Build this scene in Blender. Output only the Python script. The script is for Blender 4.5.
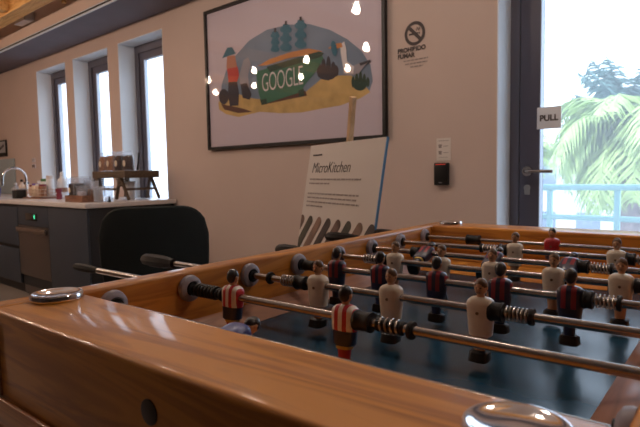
import bpy, bmesh, math, random
from math import sin, cos, pi, radians
from mathutils import Vector, Matrix

for o in list(bpy.data.objects):
    bpy.data.objects.remove(o)
sc = bpy.context.scene
COL = sc.collection
random.seed(7)

# ------------------------------------------------------------------ camera
CAM = Vector((0.78846, -0.44760, 1.10379))
YAW, PITCH, ROLL, FPX = -0.67652, 0.0755463, -0.0182698, 535.474
fwd = Vector((sin(YAW) * cos(PITCH), cos(YAW) * cos(PITCH), -sin(PITCH)))
rt = Vector((cos(YAW), -sin(YAW), 0)); upv = rt.cross(fwd)
r_ = rt * cos(ROLL) + upv * sin(ROLL); u_ = -rt * sin(ROLL) + upv * cos(ROLL)
cd = bpy.data.cameras.new('camera'); cam = bpy.data.objects.new('camera', cd); COL.objects.link(cam)
cam.matrix_world = Matrix(((r_.x, u_.x, -fwd.x, CAM.x), (r_.y, u_.y, -fwd.y, CAM.y), (r_.z, u_.z, -fwd.z, CAM.z), (0, 0, 0, 1)))
cd.sensor_width = 36; cd.lens = FPX * 36 / 640; cd.clip_start = 0.02; cd.clip_end = 300
cd.dof.use_dof = True; cd.dof.focus_distance = 1.0; cd.dof.aperture_fstop = 11
sc.camera = cam

# ------------------------------------------------------------------ wall frame: t along the wall, off = distance in front of it
WW = -0.0462521
U = Vector((cos(WW), sin(WW), 0)); N = Vector((-sin(WW), cos(WW), 0))
WD = 2.7
def wp(t, off, z):
    p = CAM + U * t + N * (WD - off)
    return Vector((p.x, p.y, z))

# ------------------------------------------------------------------ world, sun, exposure
sc.view_settings.view_transform = 'Standard'; sc.view_settings.look = 'None'
sc.view_settings.gamma = 1; sc.view_settings.use_curve_mapping = False
sc.view_settings.exposure = 0.27
sc.cycles.use_denoising = True
sc.cycles.max_bounces = 8; sc.cycles.transparent_max_bounces = 12
sc.cycles.sample_clamp_indirect = 4
w = bpy.data.worlds.new('sky'); sc.world = w; w.use_nodes = True
nt = w.node_tree; bg = nt.nodes['Background']
bg.inputs[0].default_value = (0.74, 0.84, 1.0, 1); bg.inputs[1].default_value = 2.7

sd = bpy.data.lights.new('sun', 'SUN'); sd.energy = 3.5; sd.angle = 0.02; sd.color = (1, .95, .86)
so = bpy.data.objects.new('sun', sd); COL.objects.link(so)
sdir = (N * 1.0 + U * 0.45 + Vector((0, 0, -1.1))).normalized()
so.rotation_euler = sdir.to_track_quat('-Z', 'Y').to_euler()

LAMP_W = 12.0
LAMP_COL = (1.0, 0.80, 0.67)

# ------------------------------------------------------------------ materials
def new_mat(name):
    m = bpy.data.materials.new(name); m.use_nodes = True
    return m, m.node_tree, m.node_tree.nodes['Principled BSDF']
def mat(name, col, rough=.5, metal=0, coat=0, noise=0, nscale=20, emit=None, estr=0, bump=0, spec=.5):
    m, t, b = new_mat(name)
    b.inputs['Base Color'].default_value = (*col, 1); b.inputs['Roughness'].default_value = rough
    b.inputs['Metallic'].default_value = metal; b.inputs['Coat Weight'].default_value = coat
    b.inputs['Coat Roughness'].default_value = .08; b.inputs['Specular IOR Level'].default_value = spec
    tc = t.nodes.new('ShaderNodeTexCoord'); n = t.nodes.new('ShaderNodeTexNoise')
    n.inputs['Scale'].default_value = nscale; n.inputs['Detail'].default_value = 4
    t.links.new(tc.outputs['Object'], n.inputs['Vector'])
    if noise:
        cr = t.nodes.new('ShaderNodeValToRGB')
        cr.color_ramp.elements[0].position = .3; cr.color_ramp.elements[1].position = .7
        cr.color_ramp.elements[0].color = (*[c * (1 - noise) for c in col], 1)
        cr.color_ramp.elements[1].color = (*[min(1, c * (1 + noise)) for c in col], 1)
        t.links.new(n.outputs['Fac'], cr.inputs['Fac']); t.links.new(cr.outputs['Color'], b.inputs['Base Color'])
    if bump:
        bp = t.nodes.new('ShaderNodeBump'); bp.inputs['Strength'].default_value = bump; bp.inputs['Distance'].default_value = .01
        t.links.new(n.outputs['Fac'], bp.inputs['Height']); t.links.new(bp.outputs['Normal'], b.inputs['Normal'])
    if emit:
        b.inputs['Emission Color'].default_value = (*emit, 1); b.inputs['Emission Strength'].default_value = estr
    return m
def wood(name, c0, c1, axis='X', rough=.35, coat=.6, scale=1.0, coat_rough=.09):
    m, t, b = new_mat(name)
    tc = t.nodes.new('ShaderNodeTexCoord'); mp = t.nodes.new('ShaderNodeMapping')
    s = {'X': (1.2, 14, 14), 'Y': (14, 1.2, 14), 'Z': (14, 14, 1.2)}[axis]
    mp.inputs['Scale'].default_value = tuple(v * scale for v in s)
    n = t.nodes.new('ShaderNodeTexNoise'); n.inputs['Scale'].default_value = 1.6; n.inputs['Detail'].default_value = 5
    n.inputs['Distortion'].default_value = .9
    wv = t.nodes.new('ShaderNodeMath'); wv.operation = 'MULTIPLY'; wv.inputs[1].default_value = 9
    fr = t.nodes.new('ShaderNodeMath'); fr.operation = 'PINGPONG'; fr.inputs[1].default_value = 1
    cr = t.nodes.new('ShaderNodeValToRGB')
    cr.color_ramp.elements[0].position = .05; cr.color_ramp.elements[1].position = .75
    cr.color_ramp.elements[0].color = (*c0, 1); cr.color_ramp.elements[1].color = (*c1, 1)
    L = t.links.new
    L(tc.outputs['Object'], mp.inputs['Vector']); L(mp.outputs['Vector'], n.inputs['Vector'])
    L(n.outputs['Fac'], wv.inputs[0]); L(wv.outputs[0], fr.inputs[0]); L(fr.outputs[0], cr.inputs['Fac'])
    L(cr.outputs['Color'], b.inputs['Base Color'])
    n2 = t.nodes.new('ShaderNodeTexNoise'); n2.inputs['Scale'].default_value = 14; n2.inputs['Detail'].default_value = 2
    L(tc.outputs['Object'], n2.inputs['Vector'])
    bp = t.nodes.new('ShaderNodeBump'); bp.inputs['Strength'].default_value = .05; bp.inputs['Distance'].default_value = .004
    L(n2.outputs['Fac'], bp.inputs['Height']); L(bp.outputs['Normal'], b.inputs['Coat Normal'])
    b.inputs['Roughness'].default_value = rough; b.inputs['Coat Weight'].default_value = coat
    b.inputs['Coat Roughness'].default_value = coat_rough
    return m
def pane_mat(name, tint=(1, 1, 1), veil=0.0, gloss=1.0):
    m = bpy.data.materials.new(name); m.use_nodes = True; t = m.node_tree; t.nodes.clear()
    o = t.nodes.new('ShaderNodeOutputMaterial'); tr = t.nodes.new('ShaderNodeBsdfTransparent'); gl = t.nodes.new('ShaderNodeBsdfGlossy')
    tr.inputs[0].default_value = (*tint, 1); gl.inputs['Roughness'].default_value = .015
    fr = t.nodes.new('ShaderNodeFresnel'); fr.inputs[0].default_value = 1.5
    ml = t.nodes.new('ShaderNodeMath'); ml.operation = 'MULTIPLY'; ml.inputs[1].default_value = gloss
    mx = t.nodes.new('ShaderNodeMixShader'); L = t.links.new
    ge = t.nodes.new('ShaderNodeNewGeometry'); iv = t.nodes.new('ShaderNodeMath'); iv.operation = 'SUBTRACT'; iv.inputs[0].default_value = 1
    m3 = t.nodes.new('ShaderNodeMath'); m3.operation = 'MULTIPLY'
    L(ge.outputs['Backfacing'], iv.inputs[1]); L(fr.outputs[0], ml.inputs[0]); L(ml.outputs[0], m3.inputs[0]); L(iv.outputs[0], m3.inputs[1]); L(m3.outputs[0], mx.inputs[0]); L(tr.outputs[0], mx.inputs[1]); L(gl.outputs[0], mx.inputs[2])
    if veil:
        tl = t.nodes.new('ShaderNodeBsdfTranslucent'); tl.inputs[0].default_value = (.9, .95, 1, 1)
        m2 = t.nodes.new('ShaderNodeMixShader'); m2.inputs[0].default_value = veil
        L(mx.outputs[0], m2.inputs[1]); L(tl.outputs[0], m2.inputs[2]); L(m2.outputs[0], o.inputs[0])
    else:
        L(mx.outputs[0], o.inputs[0])
    return m
def stripes(name, c0, c1, freq, offs=.25, rough=.35):
    m, t, b = new_mat(name)
    tc = t.nodes.new('ShaderNodeTexCoord'); sx = t.nodes.new('ShaderNodeSeparateXYZ')
    a = t.nodes.new('ShaderNodeMath'); a.operation = 'MULTIPLY_ADD'; a.inputs[1].default_value = freq; a.inputs[2].default_value = offs
    f = t.nodes.new('ShaderNodeMath'); f.operation = 'FRACT'
    g = t.nodes.new('ShaderNodeMath'); g.operation = 'GREATER_THAN'; g.inputs[1].default_value = .5
    mx = t.nodes.new('ShaderNodeMix'); mx.data_type = 'RGBA'
    mx.inputs[6].default_value = (*c0, 1); mx.inputs[7].default_value = (*c1, 1)
    L = t.links.new
    L(tc.outputs['Object'], sx.inputs[0]); L(sx.outputs['X'], a.inputs[0]); L(a.outputs[0], f.inputs[0]); L(f.outputs[0], g.inputs[0])
    L(g.outputs[0], mx.inputs[0]); L(mx.outputs[2], b.inputs['Base Color'])
    b.inputs['Roughness'].default_value = rough; b.inputs['Coat Weight'].default_value = .3
    return m

M = dict(
    wall=mat('wall_plaster', (.60, .48, .43), .75, noise=.04, nscale=1.4, bump=.05),
    darkwall=mat('low_bounce_wall', (.12, .10, .10), .7),  # unseen walls darkened to cut the light bounced from behind
    reveal=mat('white_reveal_paint', (.80, .84, .88), .6),
    soffit=mat('shaded_soffit', (.19, .17, .20), .8, noise=.06, nscale=3),  # shade of the downward-facing underside is put into this dark colour
    ceiling=mat('ceiling_paint', (.80, .78, .78), .8),
    floor=mat('concrete_floor', (.22, .19, .17), .45, noise=.12, nscale=3),
    frame=mat('grey_aluminium', (.12, .115, .145), .4, metal=.2),
    stile=mat('door_grey_aluminium', (.11, .105, .14), .4, metal=.2),
    gasket=mat('pale_edge_strip', (.65, .75, .9), .4),
    black=mat('black_plastic', (.007, .007, .008), .4, coat=.1, spec=.35),
    blackmatte=mat('black_matte', (.012, .012, .012), .7),
    rubber=mat('dark_rubber', (.009, .008, .009), .5, spec=.35),
    steel=mat('brushed_steel', (.40, .355, .33), .26, metal=1, noise=.05, nscale=60),
    springs=mat('spring_steel', (.42, .38, .35), .3, metal=1),
    chrome=mat('chrome', (.80, .78, .80), .1, metal=1),
    greyplastic=mat('pale_grey_bearing', (.30, .28, .33), .45),
    field=mat('blue_field', (.010, .050, .092), .24, spec=.35, noise=.12, nscale=5, coat=.05),
    pineX=wood('lacquered_pine_across', (.44, .150, .014), (.66, .265, .030), 'X', .5, .38),
    pineY=wood('lacquered_pine_along', (.40, .135, .014), (.60, .235, .030), 'Y', .5, .38),
    pineZ=wood('pine_upright', (.28, .10, .028), (.42, .17, .05), 'Z'),
    beam=wood('orange_beam_wood', (.68, .34, .10), (.85, .50, .18), 'X', .6, 0),
    stickwood=wood('pale_easel_wood', (.62, .40, .20), (.74, .50, .28), 'Z', .6, 0),
    trestle=wood('dark_trestle_wood', (.07, .045, .028), (.12, .08, .05), 'X', .6, 0),
    traywood=wood('reddish_tray_wood', (.16, .07, .04), (.26, .12, .07), 'X', .5, .1),
    ledge=wood('worn_ledge_wood', (.26, .12, .07), (.36, .17, .10), 'Y', .35, .3),
    holedark=mat('hole_dark', (.015, .006, .003), .35),  # flat dark colour for the shade inside a round hole
    skin=mat('figure_skin', (.52, .27, .14), .4, coat=.3), brownhair=mat('figure_brown_hair', (.10, .045, .018), .4, coat=.3),
    darkhair=mat('figure_black_hair', (.014, .011, .013), .35, coat=.4),
    cream=mat('figure_cream', (.74, .64, .52), .35, coat=.3, noise=.06, nscale=90),
    navy=mat('figure_navy', (.014, .017, .055), .35, coat=.3), red=mat('figure_red', (.42, .02, .03), .35, coat=.3),
    bluefig=mat('figure_blue', (.03, .06, .28), .35, coat=.3),
    yellow=mat('figure_yellow', (.65, .42, .08), .4), redsock=mat('figure_sock', (.40, .015, .02), .4),
    boot=mat('figure_boot', (.006, .005, .005), .4, spec=.35),
    eye=mat('figure_eye', (.01, .01, .01), .4), pin=mat('steel_pin', (.22, .15, .10), .4, metal=.6),
    striped=stripes('red_white_stripes', (.80, .72, .66), (.50, .02, .035), 72, .25),
    blaugrana=stripes('navy_red_stripes', (.012, .013, .045), (.26, .015, .03), 66, .25),
    grip=mat('dark_brown_grip', (.007, .0035, .003), .5, spec=.2),
    paper=mat('white_paper', (.70, .64, .60), .6), ink=mat('dark_ink', (.05, .035, .035), .6), faint=mat('grey_ink', (.30, .25, .24), .6),
    poster=mat('picture_mount', (.66, .60, .64), .7),
    counter=mat('white_worktop', (.72, .68, .68), .22, noise=.03, nscale=30),
    cab=mat('slate_cabinet', (.034, .045, .066), .5), cabend=mat('dark_end_panel', (.012, .014, .018), .5),
    inox=mat('brushed_inox', (.20, .17, .16), .38, metal=.85),
    display=mat('black_display', (.01, .01, .01), .15), green=mat('green_digits', (.02, .6, .3), .4, emit=(.1, 1, .5), estr=1.2),
    chair=mat('dark_green_velvet', (.0035, .007, .007), .9, noise=.2, nscale=8), chairpipe=mat('chair_piping', (.008, .014, .013), .8),
    whiteplastic=mat('white_plastic', (.78, .78, .80), .35), blueglass=mat('blue_glass', (.02, .03, .30), .15),
    beige=mat('beige_ceramic', (.62, .48, .38), .5), purple=mat('purple_wrapper', (.20, .12, .50), .5), maroon=mat('maroon_wrapper', (.22, .03, .05), .5),
    snack=mat('brown_snacks', (.34, .17, .10), .8, noise=.5, nscale=90, bump=.6), snackdark=mat('dark_snacks', (.05, .03, .03), .8, noise=.5, nscale=90, bump=.6),
    cream_sticker=mat('cream_sticker', (.72, .62, .50), .6), leafgreen=mat('leaf_snack_green', (.10, .22, .08), .7),
    splash=mat('pale_blue_panel', (.34, .42, .47), .3),
    terrace=mat('terrace_concrete', (.55, .55, .55), .8, noise=.1, nscale=2), outground=mat('pale_paving', (.42, .46, .50), .9, noise=.2, nscale=.6),
    rail=mat('pale_teal_paint', (.24, .52, .56), .45),
    trunk=mat('palm_trunk', (.20, .16, .17), .9, noise=.4, nscale=14, bump=.8),
    frondgreen=mat('pale_green_frond', (.32, .46, .16), .6, noise=.25, nscale=6), fronddark=mat('blue_green_frond', (.10, .22, .22), .6, noise=.25, nscale=6),
    frondblue=mat('grey_blue_frond', (.16, .22, .34), .6, noise=.25, nscale=6), shrub=mat('shrub_leaves', (.20, .34, .20), .7, noise=.4, nscale=12),
    facade=mat('pale_facade', (.55, .60, .68), .8, noise=.05, nscale=.5), facadewin=mat('facade_window', (.12, .17, .26), .3),
    glass=pane_mat('window_glass', (.97, .99, 1)), doorglass=pane_mat('hazed_door_glass', (.95, .98, 1), veil=.10), picglass=pane_mat('picture_glass', (.97, .96, .98), gloss=.9),  # door glass veil paints the bright outdoor haze over the view
    clearplastic=pane_mat('clear_plastic', (.95, .96, .98), veil=.22), lens=mat('lamp_lens', (1, 1, 1), .5, emit=(1, .86, .70), estr=130),
    lampwhite=mat('white_lamp_housing', (.75, .76, .80), .4), duct=mat('white_ceiling_panel', (.70, .72, .78), .5),
    led_red=mat('red_led', (.35, .02, .02), .4, emit=(1, .06, .03), estr=.25), logo=mat('grey_logo', (.35, .35, .37), .5),
    card=mat('backlit_card', (.85, .87, .92), .5),
    brass=mat('brass', (.55, .36, .16), .35, metal=.8),
    a_blue=mat('art_sky', (.20, .28, .36), .7, noise=.12, nscale=4), a_sand=mat('art_sand', (.62, .44, .16), .7, noise=.2, nscale=9),
    a_brown=mat('art_brown', (.13, .065, .045), .7), a_green=mat('art_green', (.06, .20, .12), .7), a_gdark=mat('art_dark_green', (.03, .075, .05), .7),
    a_teal=mat('art_teal', (.03, .17, .24), .7), a_red=mat('art_red', (.60, .08, .06), .7), a_skin=mat('art_skin', (.55, .25, .15), .7),
    a_grey=mat('art_grey', (.36, .36, .38), .7), a_dark=mat('art_dark', (.05, .05, .06), .7), a_white=mat('art_white', (.80, .78, .74), .7), a_orange=mat('art_orange', (.62, .28, .09), .7),
)

# ------------------------------------------------------------------ mesh helpers
class MB:
    def __init__(s): s.v = []; s.f = []; s.m = []; s.cur = 0
    def add(s, vs, fs):
        k = len(s.v); s.v += [tuple(v) for v in vs]
        for f in fs: s.f.append([i + k for i in f]); s.m.append(s.cur)
        return s
    def box(s, a, b, bev=0):
        x0, y0, z0 = a; x1, y1, z1 = b
        if bev:
            bm = bmesh.new(); bmesh.ops.create_cube(bm, size=1)
            for v in bm.verts:
                v.co = Vector(((x0 + x1) / 2 + v.co.x * (x1 - x0), (y0 + y1) / 2 + v.co.y * (y1 - y0), (z0 + z1) / 2 + v.co.z * (z1 - z0)))
            bmesh.ops.bevel(bm, geom=bm.edges[:], offset=bev, segments=3, affect='EDGES', profile=.5)
            bm.verts.index_update()
            s.add([v.co[:] for v in bm.verts], [[v.index for v in f.verts] for f in bm.faces]); bm.free(); return s
        vs = [(x, y, z) for x in (x0, x1) for y in (y0, y1) for z in (z0, z1)]
        return s.add(vs, [(0, 1, 3, 2), (4, 6, 7, 5), (0, 4, 5, 1), (2, 3, 7, 6), (0, 2, 6, 4), (1, 5, 7, 3)])
    def tube(s, pts, r, n=10, cap=True):
        pts = [Vector(p) for p in pts]; rs = r if isinstance(r, (list, tuple)) else [r] * len(pts)
        k = len(s.v); prev = None
        for i, p in enumerate(pts):
            d = (pts[min(i + 1, len(pts) - 1)] - pts[max(i - 1, 0)]).normalized()
            if prev is None: a = d.orthogonal().normalized()
            else: a = (prev - d * prev.dot(d)).normalized()
            prev = a; b = d.cross(a)
            for j in range(n):
                q = p + (a * cos(2 * pi * j / n) + b * sin(2 * pi * j / n)) * rs[i]; s.v.append(q[:])
        for i in range(len(pts) - 1):
            for j in range(n):
                s.f.append([k + i * n + j, k + i * n + (j + 1) % n, k + (i + 1) * n + (j + 1) % n, k + (i + 1) * n + j]); s.m.append(s.cur)
        if cap:
            s.f.append([k + j for j in range(n)][::-1]); s.m.append(s.cur)
            s.f.append([k + (len(pts) - 1) * n + j for j in range(n)]); s.m.append(s.cur)
        return s
    def lathe(s, prof, c=(0, 0, 0), axis='Z', n=24, sx=1, sy=1):
        # prof: (radius, height) list
        k = len(s.v); c = Vector(c)
        for (r, h) in prof:
            for j in range(n):
                a = 2 * pi * j / n; x = r * cos(a) * sx; y = r * sin(a) * sy
                q = {'Z': (x, y, h), 'X': (h, x, y), 'Y': (x, h, y)}[axis]
                s.v.append((c + Vector(q))[:])
        for i in range(len(prof) - 1):
            for j in range(n):
                s.f.append([k + i * n + j, k + i * n + (j + 1) % n, k + (i + 1) * n + (j + 1) % n, k + (i + 1) * n + j]); s.m.append(s.cur)
        s.f.append([k + j for j in range(n)][::-1]); s.m.append(s.cur)
        s.f.append([k + (len(prof) - 1) * n + j for j in range(n)]); s.m.append(s.cur)
        return s
    def loft(s, rings, n=20, e=2.6):
        # rings: (z, cx, cy, rx, ry) superellipse sections
        k = len(s.v)
        for (z, cx, cy, rx, ry) in rings:
            for j in range(n):
                a = 2 * pi * j / n; ca, sa = cos(a), sin(a)
                s.v.append((cx + rx * math.copysign(abs(ca) ** (2 / e), ca), cy + ry * math.copysign(abs(sa) ** (2 / e), sa), z))
        for i in range(len(rings) - 1):
            for j in range(n):
                s.f.append([k + i * n + j, k + i * n + (j + 1) % n, k + (i + 1) * n + (j + 1) % n, k + (i + 1) * n + j]); s.m.append(s.cur)
        s.f.append([k + j for j in range(n)][::-1]); s.m.append(s.cur)
        s.f.append([k + (len(rings) - 1) * n + j for j in range(n)]); s.m.append(s.cur)
        return s
    def ell(s, c, r, n=16, m=10, z0=-1, z1=1):
        prof = []
        for i in range(m + 1):
            h = z0 + (z1 - z0) * i / m
            h = sin((math.asin(z0) + (math.asin(z1) - math.asin(z0)) * i / m))
            prof.append((max(1e-4, math.sqrt(max(0, 1 - h * h))), h))
        k = len(s.v)
        s.lathe([(a, b) for a, b in prof], n=n)
        for i in range(k, len(s.v)):
            x, y, z = s.v[i]; s.v[i] = (c[0] + x * r[0], c[1] + y * r[1], c[2] + z * r[2])
        return s
    def poly(s, pts, y):   # flat polygon in the x-z plane at depth y, facing -y
        return s.add([(p[0], y, p[1]) for p in pts], [list(range(len(pts)))])
    def prism(s, pts, y0, y1):
        n = len(pts)
        vs = [(p[0], y0, p[1]) for p in pts] + [(p[0], y1, p[1]) for p in pts]
        return s.add(vs, [list(range(n)), list(range(2 * n - 1, n - 1, -1))] + [(i, i + n, (i + 1) % n + n, (i + 1) % n) for i in range(n)])
    def mesh(s, name, mats, smooth=True):
        me = bpy.data.meshes.new(name); me.from_pydata(s.v, [], s.f)
        for mm in (mats if isinstance(mats, (list, tuple)) else [mats]): me.materials.append(mm)
        me.polygons.foreach_set('material_index', s.m)
        bm = bmesh.new(); bm.from_mesh(me); bmesh.ops.recalc_face_normals(bm, faces=bm.faces); bm.to_mesh(me); bm.free()
        if smooth:
            me.polygons.foreach_set('use_smooth', [True] * len(me.polygons)); me.set_sharp_from_angle(angle=radians(38))
        me.update(); return me
    def build(s, name, mats, parent=None, loc=(0, 0, 0), rotz=0, smooth=True):
        return link(name, s.mesh(name, mats, smooth), parent, loc, rotz)
def link(name, data, parent=None, loc=(0, 0, 0), rotz=0):
    o = bpy.data.objects.new(name, data); COL.objects.link(o); o.parent = parent
    o.location = loc; o.rotation_euler = (0, 0, rotz); return o
def tag(o, label=None, cat=None, group=None, kind=None):
    if label: o['label'] = label
    if cat: o['category'] = cat
    if group: o['group'] = group
    if kind: o['kind'] = kind
    return o
def thing(name, label, cat, loc=(0, 0, 0), rotz=0, group=None):
    o = link(name, None, None, loc, rotz); return tag(o, label, cat, group)
def wthing(name, label, cat, t, off, z, group=None):
    return thing(name, label, cat, wp(t, off, z), WW, group)
def text(body, name, m, size, parent, loc, italic=0, align='LEFT', ext=.0004, rotx=90, spacing=1, offset=0):
    cu = bpy.data.curves.new(name, 'FONT'); cu.body = body; cu.size = size; cu.extrude = ext; cu.shear = italic
    cu.align_x = align; cu.align_y = 'CENTER'; cu.space_character = spacing; cu.offset = offset; cu.materials.append(m)
    tmp = bpy.data.objects.new('tmp', cu); COL.objects.link(tmp)
    me = bpy.data.meshes.new_from_object(tmp.evaluated_get(bpy.context.evaluated_depsgraph_get())); me.name = name
    bpy.data.objects.remove(tmp); bpy.data.curves.remove(cu)
    o = link(name, me, parent, loc); o.rotation_euler = (radians(rotx), 0, 0); return o

# ------------------------------------------------------------------ room shell (built in wall coordinates: x=t, y=-off, z)
ORG = wp(0, 0, 0)
def shell(name, mb, m, parent=None):
    o = mb.build(name, m, parent, ORG if parent is None else (0, 0, 0), WW if parent is None else 0, smooth=False)
    if parent is None: o['kind'] = 'structure'
    return o
TH = .30
WIN = [(-6.93, -6.13), (-5.945, -5.165), (-4.96, -4.185)]
DOOR = (-1.155, .15)
CZ = 3.15
mb = MB()
edges = [-10.5] + [e for wn in WIN for e in wn] + [DOOR[0], DOOR[1], 4.0]
for i in range(0, len(edges), 2): mb.box((edges[i], 0, 0), (edges[i + 1], TH, CZ))
for a, b in WIN:
    mb.box((a, 0, 0), (b, TH, .50)); mb.box((a, 0, 2.39), (b, TH, CZ))
mb.box((DOOR[0], 0, 2.25), (DOOR[1], TH, CZ))
shell('wall_back', mb, M['wall'])
shell('wall_left', MB().box((-10.7, -9, 0), (-10.5, TH, CZ)), M['wall'])
shell('wall_right', MB().box((4.0, -9, 0), (4.2, TH, CZ)), M['darkwall'])
shell('wall_front', MB().box((-10.7, -9.2, 0), (4.2, -9, CZ)), M['darkwall'])
shell('floor', MB().box((-10.7, -9.2, -.1), (4.2, TH, 0)), M['floor'])
shell('ceiling', MB().box((-10.7, -9.2, CZ), (4.2, TH, CZ + .1)), M['ceiling'])
# dropped soffit along the wall with its shadow-gap trim
shell('ceiling_soffit', MB().box((-10.5, -.44, 2.525), (4.0, 0, 2.56)), M['soffit'])
shell('ceiling_fascia', MB().box((-10.5, -.44, 2.56), (4.0, -.40, CZ)), M['wall'])
shell('trim_1', MB().box((-10.5, -.447, 2.518), (4.0, -.437, 2.532), 0), M['gasket'])
shell('trim_2', MB().box((-10.5, -.452, 2.535), (4.0, -.437, 2.545), 0), M['black'])
shell('trim_3', MB().box((-10.5, -.449, 2.548), (4.0, -.437, 2.555), 0), M['gasket'])
shell('ceiling_beam', MB().box((-10.5, -.74, 2.655), (4.0, -.60, 2.82)), M['beam'])
for i, t in enumerate((-9.2, -7.4, -5.62, -3.8, -2.0, -.2, 1.6)):
    shell('ceiling_joist', MB().box((t - .05, -8.9, 2.67), (t + .05, -.745, 2.80)), M['beam'])
for i, t in enumerate((-8.3, -6.5, -4.7)):
    shell('ceiling_panel', MB().box((t - .70, -1.5, 2.86), (t + .70, -.80, 2.90), .01), M['duct'])

for i, (a, b) in enumerate(WIN):
    wn = link('window_%d' % (i + 1), None, None, ORG, WW); wn['kind'] = 'structure'
    g = MB()
    e = .006
    g.box((a, .0, .50), (a + e, .29, 2.39)).box((b - e, .0, .50), (b, .29, 2.39)).box((a + e, .0, 2.384), (b - e, .29, 2.39)).box((a + e, 0, .50), (b - e, .29, .506))
    shell('reveal', g, M['reveal'], wn)
    g = MB(); f = .075; y0, y1 = .17, .24
    g.box((a + e, y0, .506), (a + f, y1, 2.384)).box((b - f, y0, .506), (b - e, y1, 2.384)).box((a + f, y0, 2.31), (b - f, y1, 2.384)).box((a + f, y0, .506), (b - f, y1, .575))
    fr = shell('window_frame', g, M['frame'], wn)
    g = MB(); f2 = .145; y0, y1 = .185, .225
    g.box((a + f, y0, .575), (a + f2, y1, 2.31)).box((b - f2, y0, .575), (b - f, y1, 2.31)).box((a + f2, y0, 2.24), (b - f2, y1, 2.31)).box((a + f2, y0, .575), (b - f2, y1, .645))
    shell('sash', g, M['stile'], wn)
    shell('bead', MB().box((a + f2, .187, .645), (a + f2 + .012, .22, 2.24)), M['gasket'], wn)
    shell('pane', MB().box((a + f2 + .012, .20, .645), (b - f2, .206, 2.24)), M['glass'], wn)

# glass door in its opening
dr = link('door_1', None, None, ORG, WW); dr['kind'] = 'structure'
a, b = DOOR
g = MB(); e = .006
g.box((a, 0, 0), (a + e, .29, 2.25)).box((b - e, 0, 0), (b, .29, 2.25)).box((a + e, 0, 2.244), (b - e, .29, 2.25))
shell('reveal', g, M['reveal'], dr)
g = MB(); g.box((a + e, .16, 0), (a + .055, .24, 2.244)).box((b - .055, .16, 0), (b - e, .24, 2.244)).box((a + .055, .16, 2.19), (b - .055, .24, 2.244))
shell('door_frame', g, M['frame'], dr)
sa, sb = a + .058, b - .058
g = MB(); g.box((sa, .165, .01), (sa + .103, .225, 2.188)).box((sb - .103, .165, .01), (sb, .225, 2.188)).box((sa + .103, .165, 2.09), (sb - .103, .225, 2.188)).box((sa + .103, .165, .01), (sb - .103, .225, .13))
shell('door_leaf', g, M['stile'], dr)
shell('glazing_bead', MB().box((sa + .103, .163, .13), (sa + .107, .20, 2.09)), M['gasket'], dr)
shell('pane', MB().box((sa + .107, .190, .13), (sb - .103, .196, 2.09)), M['doorglass'], dr)
g = MB(); hx, hz_ = sa + .045, 1.093
g.lathe([(.0, .150), (.026, .150), (.026, .163), (0, .163)], (hx, 0, hz_), 'Y', 20)
hd = shell('door_handle', g, M['steel'], dr)
g = MB().tube([(hx, .155, hz_), (hx, .125, hz_), (hx + .012, .112, hz_), (hx + .03, .108, hz_), (hx + .145, .108, hz_ - .002)], .009, 12)
g.build('lever', M['steel'], hd)
g = MB(); g.lathe([(0, .156), (.017, .156), (.017, .164), (0, .164)], (hx - .002, 0, hz_ - .088), 'Y', 20); g.box((hx - .017, .156, hz_ - .125), (hx + .013, .164, hz_ - .09), .004)
g.build('keyhole_plate', M['logo'], hd)

pl = wthing('pull_sign', 'white square PULL sticker on the glass door above its handle', 'sign', -.944, -.157, 1.364)
MB().box((-.060, -.0062, -.056), (.060, -.0016, .056), .001).build('card', M['card'], pl)
text('PULL', 'lettering', M['ink'], .042, pl, (0, -.0075, -.002), align='CENTER', offset=.0012)

# ------------------------------------------------------------------ lamps
def spot(t, n, label):
    o = wthing('ceiling_spotlight', label, 'lamp', t, WD - n, 2.60, 'round spotlights on the ceiling tracks')
    MB().lathe([(.0, .075), (.035, .075), (.055, .05), (.060, 0), (.052, 0), (.045, .012), (0, .012)], n=20).build('housing', M['lampwhite'], o)
    MB().lathe([(0, .002), (.026, .002), (.026, .008), (0, .008)], n=20).build('lens', M['lens'], o)
    MB().tube([(0, 0, .07), (0, 0, CZ - 2.60)], .008, 8).build('stem', M['lampwhite'], o)
    ld = bpy.data.lights.new('spotlight', 'POINT'); ld.energy = LAMP_W * (.55 if n > 1 else 1); ld.color = LAMP_COL if t > -4.5 else (1.0, .68, .48); ld.shadow_soft_size = .04
    l = link('spotlight_glow', ld, o, (0, 0, -.05)); return o
rows = [(.18, [-6.80, -5.74, -4.74, -3.79], 'white round ceiling spotlight of the two rows mirrored as bright dots in the picture glass'),
        (-.66, [-7.70, -6.69, -5.63, -4.73], 'white round ceiling spotlight of the two rows mirrored as bright dots in the picture glass'),
        (1.435, [-2.97, -1.95, -.95, .05, 1.05], 'white ceiling spotlight in the row above the football table')]
for n, ts, lb in rows:
    for t in ts: spot(t, n, lb)

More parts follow.
